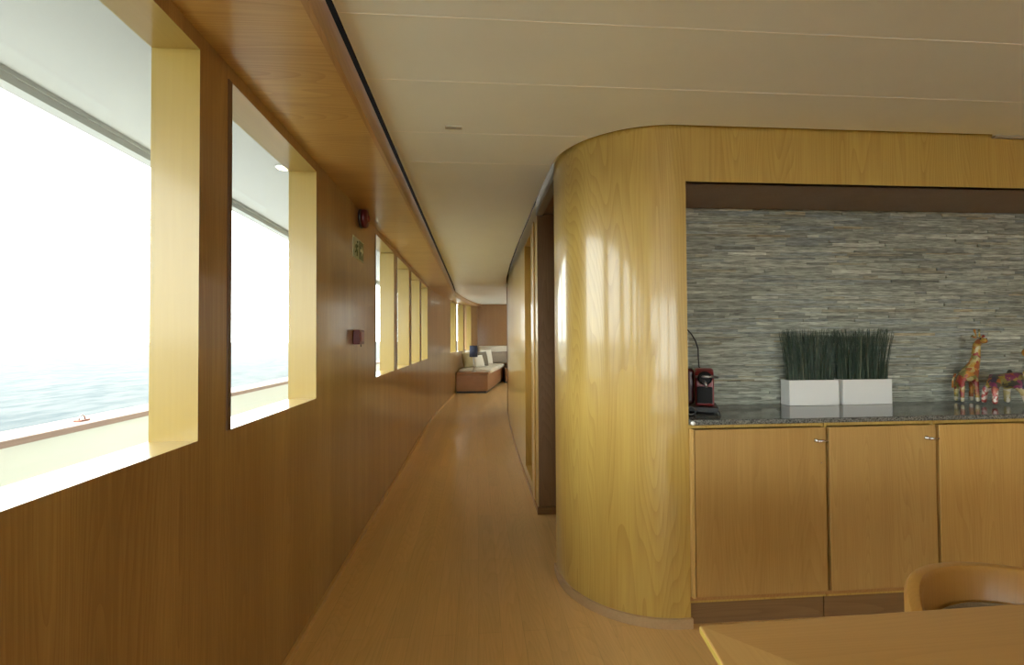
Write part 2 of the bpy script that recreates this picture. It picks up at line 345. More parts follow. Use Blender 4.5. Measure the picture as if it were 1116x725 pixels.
# ------------------------------------------------------------------ plan of the place (metres, corridor along +y)
XL, TH = -0.734, 0.123           # inner face and thickness of the window wall
ZS, ZT, ZSOF, HC = 0.971, 2.012, 2.055, 2.154
WALLX = [(-7, -.734), (6.4, -.734), (7.2, -.725), (8, -.70), (9, -.645), (9.9, -.583), (11, -.50), (12, -.375), (12.7, -.262), (13.4, -.12), (14.3, .06)]
def lerp(tab, y):
    for (a, p), (b_, q) in zip(tab, tab[1:]):
        if y <= b_: return p + (q - p) * (y - a) / (b_ - a)
    return tab[-1][1]
def wx(y): return lerp(WALLX, y)
def rise(x, y): return 0.0045 * max(0, y - 7.5) ** 2
def soft(y): return 0.035 * min(1, max(0, (y - 8.2) / 1.2))
SOFX = [(-7, -.408), (7.6, -.408), (8.7, -.425), (10, -.325), (11, -.225), (12.6, -.055), (14.2, .16)]
RWALL = [(3.25, .43), (4.5, .43), (5.5, .44), (6.7, .47), (7.8, .512)]
YEND = 14.0
YF = 1.913                       # face of the pantry block
AX, AR = 0.866, 0.45             # its rounded corner

# windows of the left wall
WINS = [(a, a + .72) for a in [.545 - .88 * k for k in range(6, 0, -1)]] + [(.545, 1.266), (1.423, 2.150), (3.375, 4.105), (4.262, 5.0), (5.16, 5.9), (6.06, 6.80), (9.92, 10.86), (11.04, 12.02), (12.22, 13.10)]

# ------------------------------------------------------------------ sea, deck outside
bm = B(); add_box(bm, -6000, -6, -6000, 9000, -4.5, -4.3); o = struct('sea', bm, 'sea'); o['label'] = 'pale choppy sea reaching to the hazy horizon'
ys = [-7, -4, -1, 2, 4, 6.4, 7.2, 8, 9, 9.9, 11, 12, 12.7, 13.4, 14.2]
def off(d): return [(wx(y) - d, y) for y in ys]
bm = B(); add_ribbon(bm, off(TH), off(1.25), -.10, -.03); struct('floor_deck', bm, 'deck', 'pale side deck outside the windows')
bm = B(); add_box(bm, -3, 6, -12, -5.7, -.10, -.03); struct('floor_aft_bounce', bm, 'deck', 'unseen pale aft deck added to bounce light in')  # unseen deck added to bounce light up through the back windows
bm = B(); add_ribbon(bm, off(1.04), off(1.20), -.10, .842); struct('wall_bulwark', bm, 'bulwark', 'white bulwark along the side deck')
bm = B(); add_ribbon(bm, off(1.01), off(1.21), .842, .870); struct('trim_1', bm, 'teak', 'weathered wooden cap rail on the white bulwark', .004)
bm = B(); add_ribbon(bm, off(TH), off(1.17), 2.31, 2.36, zf=rise); add_ribbon(bm, off(1.10), off(1.17), 2.255, 2.315, zf=rise); add_ribbon(bm, off(1.09), off(1.11), 2.290, 2.312, zf=rise)
struct('ceiling_overhang', bm, 'overhang', 'white underside of the deck above, outside the windows')

# ------------------------------------------------------------------ left wall with its window openings
def wall_breaks(y0, y1, wins):
    br = sorted(set([y0, y1] + [y for w in wins for y in w] + [y for y in ys if y0 < y < y1])); return br
bm = B()
ztop = lambda y: ZSOF + rise(0, y) + soft(y) + .02
zwt = lambda y: (ZT if y < 8.2 else 2.075 + rise(0, y))
br = wall_breaks(-5.5, YEND + .1, WINS)
for a, c in zip(br, br[1:]):
    w = any(s <= a + 1e-6 and c <= e + 1e-6 for s, e in WINS)
    xa, xc = wx(a), wx(c)
    def pan(z0, z1):
        quad(bm, [(xa, a, z0(a)), (xc, c, z0(c)), (xc, c, z1(c)), (xa, a, z1(a))])
        quad(bm, [(xa - TH, a, z0(a)), (xc - TH, c, z0(c)), (xc - TH, c, z1(c)), (xa - TH, a, z1(a))], 2)
    zero = lambda y: -.05; sill = lambda y: ZS; tp = lambda y: ztop(y) + .25
    if w:
        pan(zero, sill); pan(zwt, tp)
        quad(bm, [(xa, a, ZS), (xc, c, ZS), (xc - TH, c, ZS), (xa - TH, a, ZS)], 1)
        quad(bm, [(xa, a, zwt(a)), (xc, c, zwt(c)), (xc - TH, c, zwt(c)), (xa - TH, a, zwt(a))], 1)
    else:
        pan(zero, tp)
for s, e in WINS:
    for y in (s, e):
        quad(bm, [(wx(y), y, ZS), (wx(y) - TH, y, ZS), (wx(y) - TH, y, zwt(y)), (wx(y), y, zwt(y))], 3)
bmesh.ops.remove_doubles(bm, verts=bm.verts[:], dist=1e-5)
struct('wall_left', bm, ['oak_wall', 'oak_lit_reveal_y', 'white_paint', 'oak_lining'], 'oak panelled wall with the row of windows')
for k, (s, e) in enumerate(WINS):
    bm = B()
    d = TH - .012
    add_ribbon(bm, [(wx(s) - d, s), (wx(e) - d, e)], [(wx(s) - d - .006, s), (wx(e) - d - .006, e)], ZS, zwt((s + e) / 2))
    struct('window_%d' % (k + 1), bm, 'glass', 'clear window pane set deep in the oak wall')

for k, (s_, e_) in enumerate(WINS):
    if k < 6: continue
    bm = B(); add_ribbon(bm, [(wx(s_ - .022), s_ - .022), (wx(s_), s_)], [(wx(s_ - .022) + .003, s_ - .022), (wx(s_) + .003, s_)], ZS, zwt(s_))
    struct('trim_%d' % (50 + k), bm, 'shaded_edge', None, .001)  # thin moulding, coloured dark for the shade on its near edge

# soffit along the windows: underside, fascia and shadow gap
sy = [-5.5, -3, -1, 1, 3, 5, 6.4, 7.2, 7.6, 8, 8.4, 8.7, 9, 9.5, 10, 11, 12, 13, YEND]
inn = [(lerp(SOFX, y), y) for y in sy]; out = [(wx(y) - .001, y) for y in sy]
zsf = lambda x, y: rise(x, y) + soft(y)
bm = B()
add_ribbon(bm, inn, out, ZSOF, ZSOF + .018, zf=zsf)
struct('ceiling_soffit', bm, 'oak_x', 'oak soffit running above the windows')
bm = B()
add_ribbon(bm, [(x + .004, y) for x, y in inn], [(x - .014, y) for x, y in inn], ZSOF - .002, HC - .006, zf=lambda x, y: rise(x, y) + soft(y) * .55)
struct('trim_2', bm, 'oak_y', 'narrow oak fascia along the soffit edge')
bm = B()
add_ribbon(bm, [(wx(y) , y) for y in sy], [(wx(y) + .014, y) for y in sy], 0, .026)
struct('baseboard_left', bm, 'oak_edge_y')

# ------------------------------------------------------------------ floor, ceiling
bm = B(); add_box(bm, -.80, 4.3, -5.6, 14.2, -.08, 0); struct('floor', bm, 'floor', 'plank floor running down the corridor')
def arc(R, n=24, cx=AX, cy=YF + AR):
    return [(cx + R * math.cos(a), cy + R * math.sin(a)) for a in [1.5 * PI - (PI / 2) * k / n for k in range(n + 1)]]
g = .022
ol = [(-.388, -5.5), (4.2, -5.5), (4.2, YF - .004), (2.36, YF - .004), (2.36, YF - g)] + arc(AR + g) + [(.386, 3.0), (.386, 4.5), (.396, 5.5), (.430, 6.7), (.480, 7.5)]
bm = B()
add_prism(bm, ol + [(-.388, 7.5)], HC, HC + .02)
fy = [7.5, 8, 8.4, 8.7, 9, 9.5, 10, 11, 12, 13, YEND]
add_ribbon(bm, [(lerp(SOFX, y) + .02, y) for y in fy], [(.48 if y < 7.8 else 3.0, y) for y in fy], HC, HC + .02, zf=rise)
struct('ceiling', bm, 'ceiling', 'off-white panelled ceiling')
bm = B(); add_box(bm, -.9, 4.3, -5.6, 14.2, HC + .32, HC + .35); struct('ceiling_void', bm, 'black')
bm = B()
add_box(bm, 2.36, 4.2, YF - .014, YF, HC - .010, HC + .0)
struct('trim_3', bm, 'beige', 'pale bead between wall and ceiling at the right')
k = 4
def xr_ceiling(y):
    if y < YF - g: return 4.2
    if y < YF + AR: return AX - math.sqrt(max(0, (AR + g) ** 2 - (y - YF - AR) ** 2))
    return lerp([(2, .386), (4.5, .386), (5.5, .396), (6.7, .43), (7.5, .48)], y)
for y in [-4.0, -3.66, -3.3, -2.94, -2.6, -2.2, -1.84, -1.5, -1.1, -.75, -.4, -.05, .30, .63, .96, 1.30, 1.625, 2.03, 2.37]:
    if y > 1.9 and xr_ceiling(y) < -.3: continue
    bm = B(); add_box(bm, -.386, xr_ceiling(y) - .002, y - .0013, y + .0013, HC - .0007, HC + .001)
    struct('trim_%d' % k, bm, 'ceiling_trim'); k += 1

# ------------------------------------------------------------------ pantry block: rounded corner, front, header
bm = B()
a_out = [(.905, YF)] + arc(AR, 40)[0:] + [(AX - AR, 2.44)]
a_in = [(.905, YF + .03)] + arc(AR - .03, 40) + [(AX - AR + .03, 2.44)]
add_ribbon(bm, a_out, a_in, 0, HC + .10)
for f in bm.faces:
    if abs(f.normal.z) < .5 if f.normal.length else True: f.smooth = False
o = struct('wall_corner', bm, 'oak', 'oak veneered wall with a rounded corner')
for p in o.data.polygons: p.use_smooth = True
md = o.modifiers.new('edges', 'EDGE_SPLIT'); md.split_angle = 0.6
bm = B(); add_box(bm, .905, 4.2, YF, YF + .03, 1.918, HC + .10); struct('wall_header', bm, 'oak', 'oak band above the stone niche')
bm = B()
add_ribbon(bm, [(.91, YF - .012)] + arc(AR + .012, 30) + [(AX - AR - .012, 2.44)], [(.91, YF)] + arc(AR, 30) + [(AX - AR, 2.44)], 0, .042)
struct('baseboard_corner', bm, 'skirting', 'low wooden skirting following the rounded corner')
# niche lining
bm = B()
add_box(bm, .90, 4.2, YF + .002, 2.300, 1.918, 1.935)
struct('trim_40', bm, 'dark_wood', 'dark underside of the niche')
bm = B(); add_box(bm, .87, .905, YF + .03, 2.44, 0, HC); struct('wall_niche', bm, 'oak_door')
bm = B(); add_box(bm, .87, 4.2, 2.36, 2.44, 0, HC + .1); struct('wall_backing', bm, 'dark_wood')

# ledgestone facing
bm = B(); cl = bm.faces.layers.int.new('t'); tones = []
z = .884
while z < 1.985:
    h = random.choice([.005, .006, .008, .010, .013, .015]); xx = .905 - random.random() * .2
    while xx < 3.6:
        w = random.choice([.08, .14, .20, .28, .36]) * random.uniform(.8, 1.2)
        y0 = 2.338 - abs(random.gauss(0, .003)) - (.004 if random.random() < .1 else 0)
        x0, x1 = max(.906, xx), xx + w - .0002
        if x1 > .91:
            n0 = len(bm.faces); add_box(bm, x0, x1, y0, 2.36, z, z + h - .0002)
            bm.faces.ensure_lookup_table()
            bse = random.choices([(.255, .265, .235), (.285, .295, .262), (.325, .332, .295), (.195, .205, .185), (.275, .262, .205), (.25, .272, .27), (.30, .255, .175), (.41, .42, .38)], [5, 6, 4, 2.2, 1.6, 3, .35, 1.2])[0]
            q = random.uniform(.75, 1.25) * 1.3
            for f in bm.faces[n0:]: f[cl] = len(tones)
            tones.append((bse[0] * q * .90, bse[1] * q * .93, bse[2] * q * .93))
        xx += w
    z += h
ids = [f[cl] for f in bm.faces]
# keep ids aligned after normal recalculation (order unchanged)
o = struct('wall_stone', bm, 'stone', 'grey split slate facing at the back of the niche')
att = o.data.color_attributes.new('tone', 'FLOAT_COLOR', 'CORNER')
i = 0
for p in o.data.polygons:
    for li in p.loop_indices: att.data[li].color = (*tones[ids[p.index]], 1)

# ------------------------------------------------------------------ corridor's right wall
bm = B()
rw = [(3.25, .43), (3.65, .43)]
DY0, DY1, DZ0, DZ1 = 3.64, 4.13, .10, 2.085
def face_run(bm, y0, y1, z0, z1, th=.10):
    yy = [y0] + [y for y in (4.5, 5.0, 5.5, 6.1, 6.7, 7.25) if y0 < y < y1] + [y1]
    add_ribbon(bm, [(lerp(RWALL, y), y) for y in yy], [(lerp(RWALL, y) + th, y) for y in yy], z0, z1)
face_run(bm, 3.25, DY0, 0, HC + .08); face_run(bm, DY1, 7.8, 0, HC + .08)
face_run(bm, DY0, DY1, 0, DZ0); face_run(bm, DY0, DY1, DZ1, HC + .08)
struct('wall_right', bm, 'oak', 'oak wall on the right of the corridor')
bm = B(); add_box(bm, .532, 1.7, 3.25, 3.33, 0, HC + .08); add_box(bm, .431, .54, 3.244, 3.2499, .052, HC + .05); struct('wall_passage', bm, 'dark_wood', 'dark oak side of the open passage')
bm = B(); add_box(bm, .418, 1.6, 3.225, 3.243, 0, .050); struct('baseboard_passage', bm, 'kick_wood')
bm = B(); add_box(bm, 1.62, 1.70, 2.44, 3.25, 0, HC + .08); struct('wall_passage_blocker', bm, 'dark_wood')  # unseen wall added to keep light from leaking through the passage
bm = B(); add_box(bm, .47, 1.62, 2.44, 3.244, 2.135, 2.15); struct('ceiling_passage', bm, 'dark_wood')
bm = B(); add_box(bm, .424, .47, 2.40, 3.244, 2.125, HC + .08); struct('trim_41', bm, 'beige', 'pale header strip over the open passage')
bm = B(); face_run(bm, 4.6, 7.79, 0, .03, -.010); face_run(bm, 3.25, 4.6, 0, .03, -.010); struct('baseboard_right', bm, 'oak_y')
bm = B(); add_box(bm, .503, .531, 7.80, 7.83, 0, HC + .08); struct('trim_42', bm, 'dark_wood', 'dark edge at the end of the corridor wall')
bm = B(); add_box(bm, .420, .43, 3.40, 3.475, .04, 2.12); struct('trim_43', bm, 'oak_edge', 'pale vertical moulding beside the cabin door', .003)
d = bpy.data.objects.new('door_1', None); COL.objects.link(d); d.location = (.5, 3.88, .1); d['kind'] = 'structure'; d['label'] = 'cabin door recessed in the corridor wall'
bm = B(); add_box(bm, .495, .528, DY0 + .002, DY1 - .002, DZ0, DZ1); obj('door_panel', bm, 'oak_door', d)
bm = B(); add_lathe(bm, [(.022, 0), (.022, -.006), (.010, -.010), (.010, -.03)][::1], (.495, 3.80, 1.05), 16, axis='x'); add_tube(bm, [(.468, 3.80, 1.05), (.464, 3.82, 1.05), (.464, 3.90, 1.05)], .008); obj('door_handle', bm, 'steel', d)

# far saloon beyond the corridor
bm = B(); add_box(bm, -.6, 3.0, YEND, YEND + .1, -.02, 2.60); struct('wall_end', bm, 'end_wood', 'brown panelled wall closing the far saloon')
bm = B(); SWIN = [(8.5, 9.4), (10.4, 11.3), (12.3, 13.2)]
add_box(bm, 3.0, 3.08, 7.8, YEND, -.02, ZS); add_box(bm, 3.0, 3.08, 7.8, YEND, 2.06, 2.6); pe = 7.8
for k, (a, e) in enumerate(SWIN + [(YEND, YEND)]):
    add_box(bm, 3.0, 3.08, pe, a, ZS, 2.06); pe = e
struct('wall_saloon', bm, 'oak_wall')
for k, (a, e) in enumerate(SWIN):
    bm = B(); add_box(bm, 3.05, 3.056, a, e, ZS, 2.06); struct('window_%d' % (40 + k), bm, 'glass')
bm = B(); add_box(bm, .54, 3.0, 7.72, 7.80, -.02, 2.4); struct('wall_bulkhead', bm, 'dark_wood')

# rest of the dining saloon (behind and beside the camera)
RW = []
bm = B(); x = 4.2
add_box(bm, x, x + .1, -5.5, 2.4, -.02, ZS); add_box(bm, x, x + .1, -5.5, 2.4, ZT, 2.3)
pe = -5.5
for s, e in RW + [(2.4, 2.4)]:
    add_box(bm, x, x + .1, pe, s, ZS, ZT); pe = e
struct('wall_starboard', bm, 'oak_wall')
bm = B(); y = -5.5
BW = [(-.5, .8), (1.0, 2.3), (2.5, 3.8)]
add_box(bm, -.86, 4.3, y - .1, y, 2.05, 2.3); add_box(bm, -.86, 4.3, y - .1, y, -.02, .45); pe = -.86
for s, e in BW + [(4.3, 4.3)]:
    add_box(bm, pe, s, y - .1, y, .45, 2.05); pe = e
struct('wall_back', bm, 'oak_wall')
for k, (s, e) in enumerate(RW):
    bm = B(); add_box(bm, x + .06, x + .066, s, e, ZS, ZT); struct('window_%d' % (len(WINS) + 1 + k), bm, 'glass')
for k, (s, e) in enumerate(BW):
    bm = B(); add_box(bm, s, e, y - .066, y - .06, .45, 2.05); struct('window_%d' % (len(WINS) + 6 + k), bm, 'glass')

# ------------------------------------------------------------------ base cabinets and worktop
def cabinet(x0, x1, dm, label, first=False):
    c = thing('base_cabinet', label, 'cabinet', ((x0 + x1) / 2, YF + .2, 0), 'base cabinets under the granite worktop')
    bm = B()
    add_box(bm, x0, x0 + .012, YF + .004, 2.345, .10, .861); add_box(bm, x1 - .012, x1, YF + .004, 2.345, .10, .861)
    add_box(bm, x0 + .012, x1 - .012, YF + .004, 2.345, .10, .131); add_box(bm, x0 + .012, x1 - .012, YF + .004, YF + .05, .846, .861)
    add_box(bm, x0 + .012, x1 - .012, 2.33, 2.345, .131, .861)
    obj('body', bm, 'oak', c, .001)
    if first:
        bm = B(); add_box(bm, x0 + .002, x0 + .014, YF - .020, YF + .003, .131, .846); obj('lit_edge_strip', bm, 'oak_edge', c, .001, label='upright edge strip coloured pale as if lit')  # light on the cabinet's left edge put into a paler wood
    bm = B(); add_box(bm, x0, x1, YF + .022, YF + .04, 0, .100); obj('plinth', bm, 'kick_wood', c)
    bm = B(); add_box(bm, x0 - .002, x1 + .002, YF - .004, YF + .004, .113, .130); obj('bottom_rail', bm, 'oak_y', c, .001)
    dx0 = x0 + (.018 if first else .006); dx1 = x1 - .006
    bm = B(); add_box(bm, dx0, dx1, YF - .018, YF + .002, .134, .843); dr = obj('door', bm, dm, c, .0025)
    bm = B(); hx, hz, hy = dx1 - .035, .788, YF - .018
    add_lathe(bm, [(.009, 0), (.009, -.005), (.006, -.008), (.006, -.018)], (hx - .012, hy, hz), 14, axis='y')
    add_tube(bm, [(hx - .016, hy - .018, hz), (hx + .005, hy - .020, hz), (hx + .030, hy - .018, hz - .001)], [.007, .0055, .004], 10)
    obj('latch', bm, 'chrome', dr)
    if first:
        bm = B(); add_lathe(bm, [(.003, 0), (.003, -.002)], (hx + .012, hy, hz - .098), 10, axis='y'); obj('screw_cap', bm, 'chrome', dr)
    return c
cabinet(.905, 1.520, 'oak_door', 'leftmost and widest oak cabinet, beside the rounded corner', True)
cabinet(1.524, 2.038, 'oak_door2', 'middle oak cabinet with chevron grain at the top of its door')
cabinet(2.042, 2.560, 'oak_door3', 'oak cabinet at the right edge, behind the curved chair')
bm = B(); add_box(bm, .907, 3.5, YF - .018, 2.358, .862, .884); w = obj('worktop', bm, 'granite', None, .006, 3)
tag(w, 'polished grey granite worktop on the oak cabinets', 'worktop')
bm = B(); add_ball(bm, (.914, YF - .022, .872), .010, .008, .009); c = obj('corner_cap', bm, 'pot', w, label='white plastic cap on the left front corner')

# ------------------------------------------------------------------ planters
def planter(x0, x1, y0, rz, label, seed):
    rnd = random.Random(seed); zc = .8845; dy = .072; H = .131
    p = thing('planter', label, 'planter', ((x0 + x1) / 2, y0 + dy / 2, zc), 'white grass planters on the worktop')
    cx, cy = (x0 + x1) / 2, y0 + dy / 2
    bm = B(); t = .006
    add_box(bm, x0, x1, y0, y0 + t, zc, zc + H); add_box(bm, x0, x1, y0 + dy - t, y0 + dy, zc, zc + H)
    add_box(bm, x0, x0 + t, y0 + t, y0 + dy - t, zc, zc + H); add_box(bm, x1 - t, x1, y0 + t, y0 + dy - t, zc, zc + H)
    add_box(bm, x0 + t, x1 - t, y0 + t, y0 + dy - t, zc, zc + t)
    R = Matrix.Rotation(rz, 3, 'Z'); pv = Vector((cx, cy, 0))
    for v in bm.verts: v.co = R @ (v.co - pv) + pv
    obj('pot', bm, 'pot', p, .0015)
    bm = B(); add_box(bm, x0 + t, x1 - t, y0 + t, y0 + dy - t, zc + t, zc + H - .012)
    for v in bm.verts: v.co = R @ (v.co - pv) + pv
    obj('soil', bm, 'soil', p)
    bm = B()
    for k in range(430):
        fx = rnd.uniform(0, 1); fyy = rnd.uniform(.1, .9)
        bx, by = x0 + .008 + fx * (x1 - x0 - .016), y0 + .008 + fyy * (dy - .016)
        h = .268 * rnd.uniform(.86, 1.06); lean = (fx - .5) * .07 + rnd.gauss(0, .012)
        tip = bx + lean; lo, hi = (x0 - .04, x1 + .010) if seed == 1 else (x0 - .010, x1 + .04); lean = min(max(tip, lo), hi) - bx; ly = rnd.gauss(0, .008) - .006
        ww = rnd.uniform(.0011, .0019); th = rnd.uniform(0, PI)
        zb = zc + H - .014
        for s in range(3):
            pass
        pts = []
        for s in (0, .35, .7, 1):
            c = Vector((bx + lean * s ** 1.6, min(by + ly * s, 2.325), zb + h * s)); r = ww * (1 - .55 * s)
            d = Vector((math.cos(th) * r, math.sin(th) * r * .9, 0)); e = Vector((-math.sin(th) * r * .5, math.cos(th) * r * .5, 0))
            pts.append([bm.verts.new(q) for q in (c + d, c + e, c - d, c - e)])
        mi = 0 if rnd.random() < .8 else (1 if rnd.random() < .75 else 2)
        for a, b_ in zip(pts, pts[1:]):
            for q in range(4): bm.faces.new((a[q], a[(q + 1) % 4], b_[(q + 1) % 4], b_[q])).material_index = mi
    g_ = obj('grass', bm, ['grass_a', 'grass_b', 'grass_c'], p); g_['kind'] = 'stuff'
    return p
M['grass_a'] = noisy(pmat('dark_grass', (0.022, 0.048, 0.026), 0.45), 30, 0.3)
M['grass_b'] = noisy(pmat('mid_grass', (0.05, 0.085, 0.045), 0.45), 30, 0.3)
M['grass_c'] = noisy(pmat('pale_grass', (0.22, 0.23, 0.15), 0.5), 30, 0.2)
planter(1.607, 1.874, 2.250, -.02, 'left one of the two white box planters of dark green grass', 1)
planter(1.899, 2.176, 2.254, .01, 'right one of the two white box planters of dark green grass', 2)

# ------------------------------------------------------------------ coffee machine
ZC = .8845
cm = thing('coffee_machine', 'small red and black coffee machine at the left end of the worktop', 'coffee machine', (1.03, 2.12, ZC))
def mb(): return B()
MS = .046
MR = Matrix.Rotation(-.44, 3, 'Z'); MP = Vector((1.043, 2.13, 0))
bm = mb(); add_box(bm, .955, 1.098, 2.06, 2.25, ZC + .006, ZC + .028); add_box(bm, 1.0, 1.098, 2.015, 2.06, ZC + .018, ZC + .034)
for xx in (.965, 1.085):
    for yy in (2.075, 2.235): add_lathe(bm, [(.007, 0), (.007, .008)], (xx, yy, ZC), 10)
add_tube(bm, [(1.008, 2.022, ZC + .024), (.998, 2.014, ZC + .012), (.996, 2.012, ZC)], .005, 8); add_tube(bm, [(1.090, 2.022, ZC + .024), (1.100, 2.014, ZC + .014), (1.102, 2.012, ZC)], .005, 8)
[setattr(v, 'co', MR @ (v.co - MP) + MP + Vector((MS, 0, 0))) for v in bm.verts]; obj('base', bm, 'black_plastic', cm, .004)
bm = mb()
prof = [(2.245, .03), (2.255, .13), (2.235, .185), (2.19, .205), (2.135, .203), (2.105, .19), (2.095, .15), (2.09, .03)]
def side_slab(bm, x0, x1):
    lo = [bm.verts.new((x0, y, ZC + z)) for y, z in prof]; hi = [bm.verts.new((x1, y, ZC + z)) for y, z in prof]
    bm.faces.new(lo); bm.faces.new(hi[::-1])
    for i in range(len(prof)): bm.faces.new((lo[i], lo[(i + 1) % 8], hi[(i + 1) % 8], hi[i]))
side_slab(bm, 1.000, 1.084); [setattr(v, 'co', MR @ (v.co - MP) + MP + Vector((MS, 0, 0))) for v in bm.verts]; obj('housing', bm, 'red_plastic', cm, .010, 3)
M['shaded_red'] = pmat('shaded_red_plastic', (0.06, 0.008, 0.010), 0.25)  # machine's red with the shadow on this part put into the colour
bm = mb(); add_box(bm, .925, .997, 2.12, 2.25, ZC + .03, ZC + .205); [setattr(v, 'co', MR @ (v.co - MP) + MP + Vector((MS, 0, 0))) for v in bm.verts]; obj('water_tank', bm, 'shaded_red', cm, .018, 3)
bm = mb(); add_box(bm, 1.008, 1.076, 2.070, 2.092, ZC + .045, ZC + .122); [setattr(v, 'co', MR @ (v.co - MP) + MP + Vector((MS, 0, 0))) for v in bm.verts]; obj('front_panel', bm, 'matt_black', cm, .004)
bm = mb(); add_lathe(bm, [(.030, 0), (.032, -.01), (.032, -.028), (.024, -.036)], (1.043, 2.10, ZC + .163), 24, axis='y'); [setattr(v, 'co', MR @ (v.co - MP) + MP + Vector((MS, 0, 0))) for v in bm.verts]; obj('brew_head', bm, 'matt_black', cm)
bm = mb(); add_tube(bm, [(1.035, 2.064, ZC + .150), (1.046, 2.052, ZC + .138), (1.050, 2.05, ZC + .122)], [.008, .007, .005]); add_tube(bm, [(1.005, 2.085, ZC + .168), (1.043, 2.06, ZC + .172), (1.10, 2.085, ZC + .168)], .006); [setattr(v, 'co', MR @ (v.co - MP) + MP + Vector((MS, 0, 0))) for v in bm.verts]; obj('lever', bm, 'steel', cm)
bm = mb()
CORD = [(1.125, 2.23, 1.075), (1.128, 2.26, 1.09), (1.145, 2.30, 1.14), (1.144, 2.30, 1.181), (1.131, 2.30, 1.223), (1.108, 2.30, 1.260), (1.080, 2.30, 1.289), (1.03, 2.30, 1.315), (.96, 2.31, 1.33), (.912, 2.32, 1.335)]
add_tube(bm, CORD, .0035, 8); obj('power_cord', bm, 'black_plastic', cm)
bm = mb(); add_tube(bm, [(.962 + .018 * math.cos(a), 2.005, ZC + .024 + .018 * math.sin(a)) for a in [k * PI / 8 for k in range(0, 15)]], .0022, 6)
lp = obj('cable_loop', bm, 'grey_plastic'); tag(lp, 'thin grey loop of cable in front of the red coffee machine', 'cable')

# ------------------------------------------------------------------ figurines
def skin(name, verts, edges, radii, mats, parent=None, sub=2):
    me = bpy.data.meshes.new(name); me.from_pydata(verts, edges, [])
    o = bpy.data.objects.new(name, me); COL.objects.link(o)
    sk = o.modifiers.new('skin', 'SKIN'); sk.use_smooth_shade = True; sk.branch_smoothing = .6
    lay = me.skin_vertices[0] if me.skin_vertices else None
    for i, r in enumerate(radii):
        lay.data[i].radius = (r, r) if not isinstance(r, tuple) else r
    lay.data[0].use_root = True
    sb = o.modifiers.new('subdivision', 'SUBSURF'); sb.levels = sub; sb.render_levels = sub
    # freeze to a plain mesh
    dg = bpy.context.evaluated_depsgraph_get(); ev = o.evaluated_get(dg); new = bpy.data.meshes.new_from_object(ev)
    COL.objects.unlink(o); bpy.data.objects.remove(o)
    new.materials.clear()
    for k in mats: new.materials.append(M[k])
    o2 = bpy.data.objects.new(name, new); COL.objects.link(o2)
    for p in new.polygons: p.use_smooth = True
    if parent is not None: o2.parent = parent; o2.matrix_parent_inverse = Matrix.Translation(-parent.location)
    return o2
def paint(o, fn):
    for p in o.data.polygons: p.material_index = fn(p.center)
gf = thing('giraffe_figurine', 'colourful patchwork giraffe figurine standing upright on the worktop', 'figurine', (2.60, 2.25, ZC), 'patchwork animal figurines')
# body is seen three-quarter: rump to the left, chest to the right
gx = 2.60; gy = 2.262
V = [(2.615, gy, ZC + .152), (2.578, gy, ZC + .142), (2.652, gy, ZC + .166), (2.664, gy, ZC + .215), (2.670, gy, ZC + .275), (2.673, gy - .002, ZC + .315),
     (2.668, gy - .03, ZC + .335), (2.662, gy - .060, ZC + .325),
     (2.562, gy - .020, ZC + .085), (2.558, gy - .022, ZC + .006), (2.576, gy + .022, ZC + .085), (2.574, gy + .026, ZC + .006),
     (2.640, gy - .022, ZC + .090), (2.642, gy - .026, ZC + .006), (2.660, gy + .020, ZC + .090), (2.662, gy + .024, ZC + .006)]
E_ = [(0, 1), (0, 2), (2, 3), (3, 4), (4, 5), (5, 6), (6, 7), (1, 8), (8, 9), (1, 10), (10, 11), (2, 12), (12, 13), (2, 14), (14, 15)]
Rr = [.032, .028, .033, .024, .018, .017, .020, .013, .011, .008, .011, .008, .011, .009, .011, .009]
o = skin('body', V, E_, Rr, ['patch_warm', 'patch_pale'], gf); paint(o, lambda c: 1 if c.z < ZC + .03 else 0)
for sx in (-1, 1):
    bm = B(); add_tube(bm, [(2.670 + sx * .010, gy - .010, ZC + .348), (2.670 + sx * .013, gy - .006, ZC + .378), (2.670 + sx * .0135, gy - .0055, ZC + .382), (2.670 + sx * .014, gy - .005, ZC + .391)], [.004, .0035, .0055, .004], 8); obj('horn', bm, 'patch_warm', gf)
    bm = B(); add_tube(bm, [(2.670 + sx * .016, gy - .012, ZC + .345), (2.670 + sx * .032, gy - .010, ZC + .355), (2.670 + sx * .042, gy - .010, ZC + .352)], [.004, .007, .002], 8); obj('ear', bm, 'patch_warm', gf)
    bm = B(); add_ball(bm, (2.668 + sx * .017, gy - .038, ZC + .340), .004, seg=10); obj('eye', bm, 'black_plastic', gf)
bm = B(); add_tube(bm, [(2.545, gy, ZC + .155), (2.530, gy, ZC + .12), (2.528, gy, ZC + .08)], [.006, .004, .005], 8); obj('tail', bm, 'patch_warm', gf)

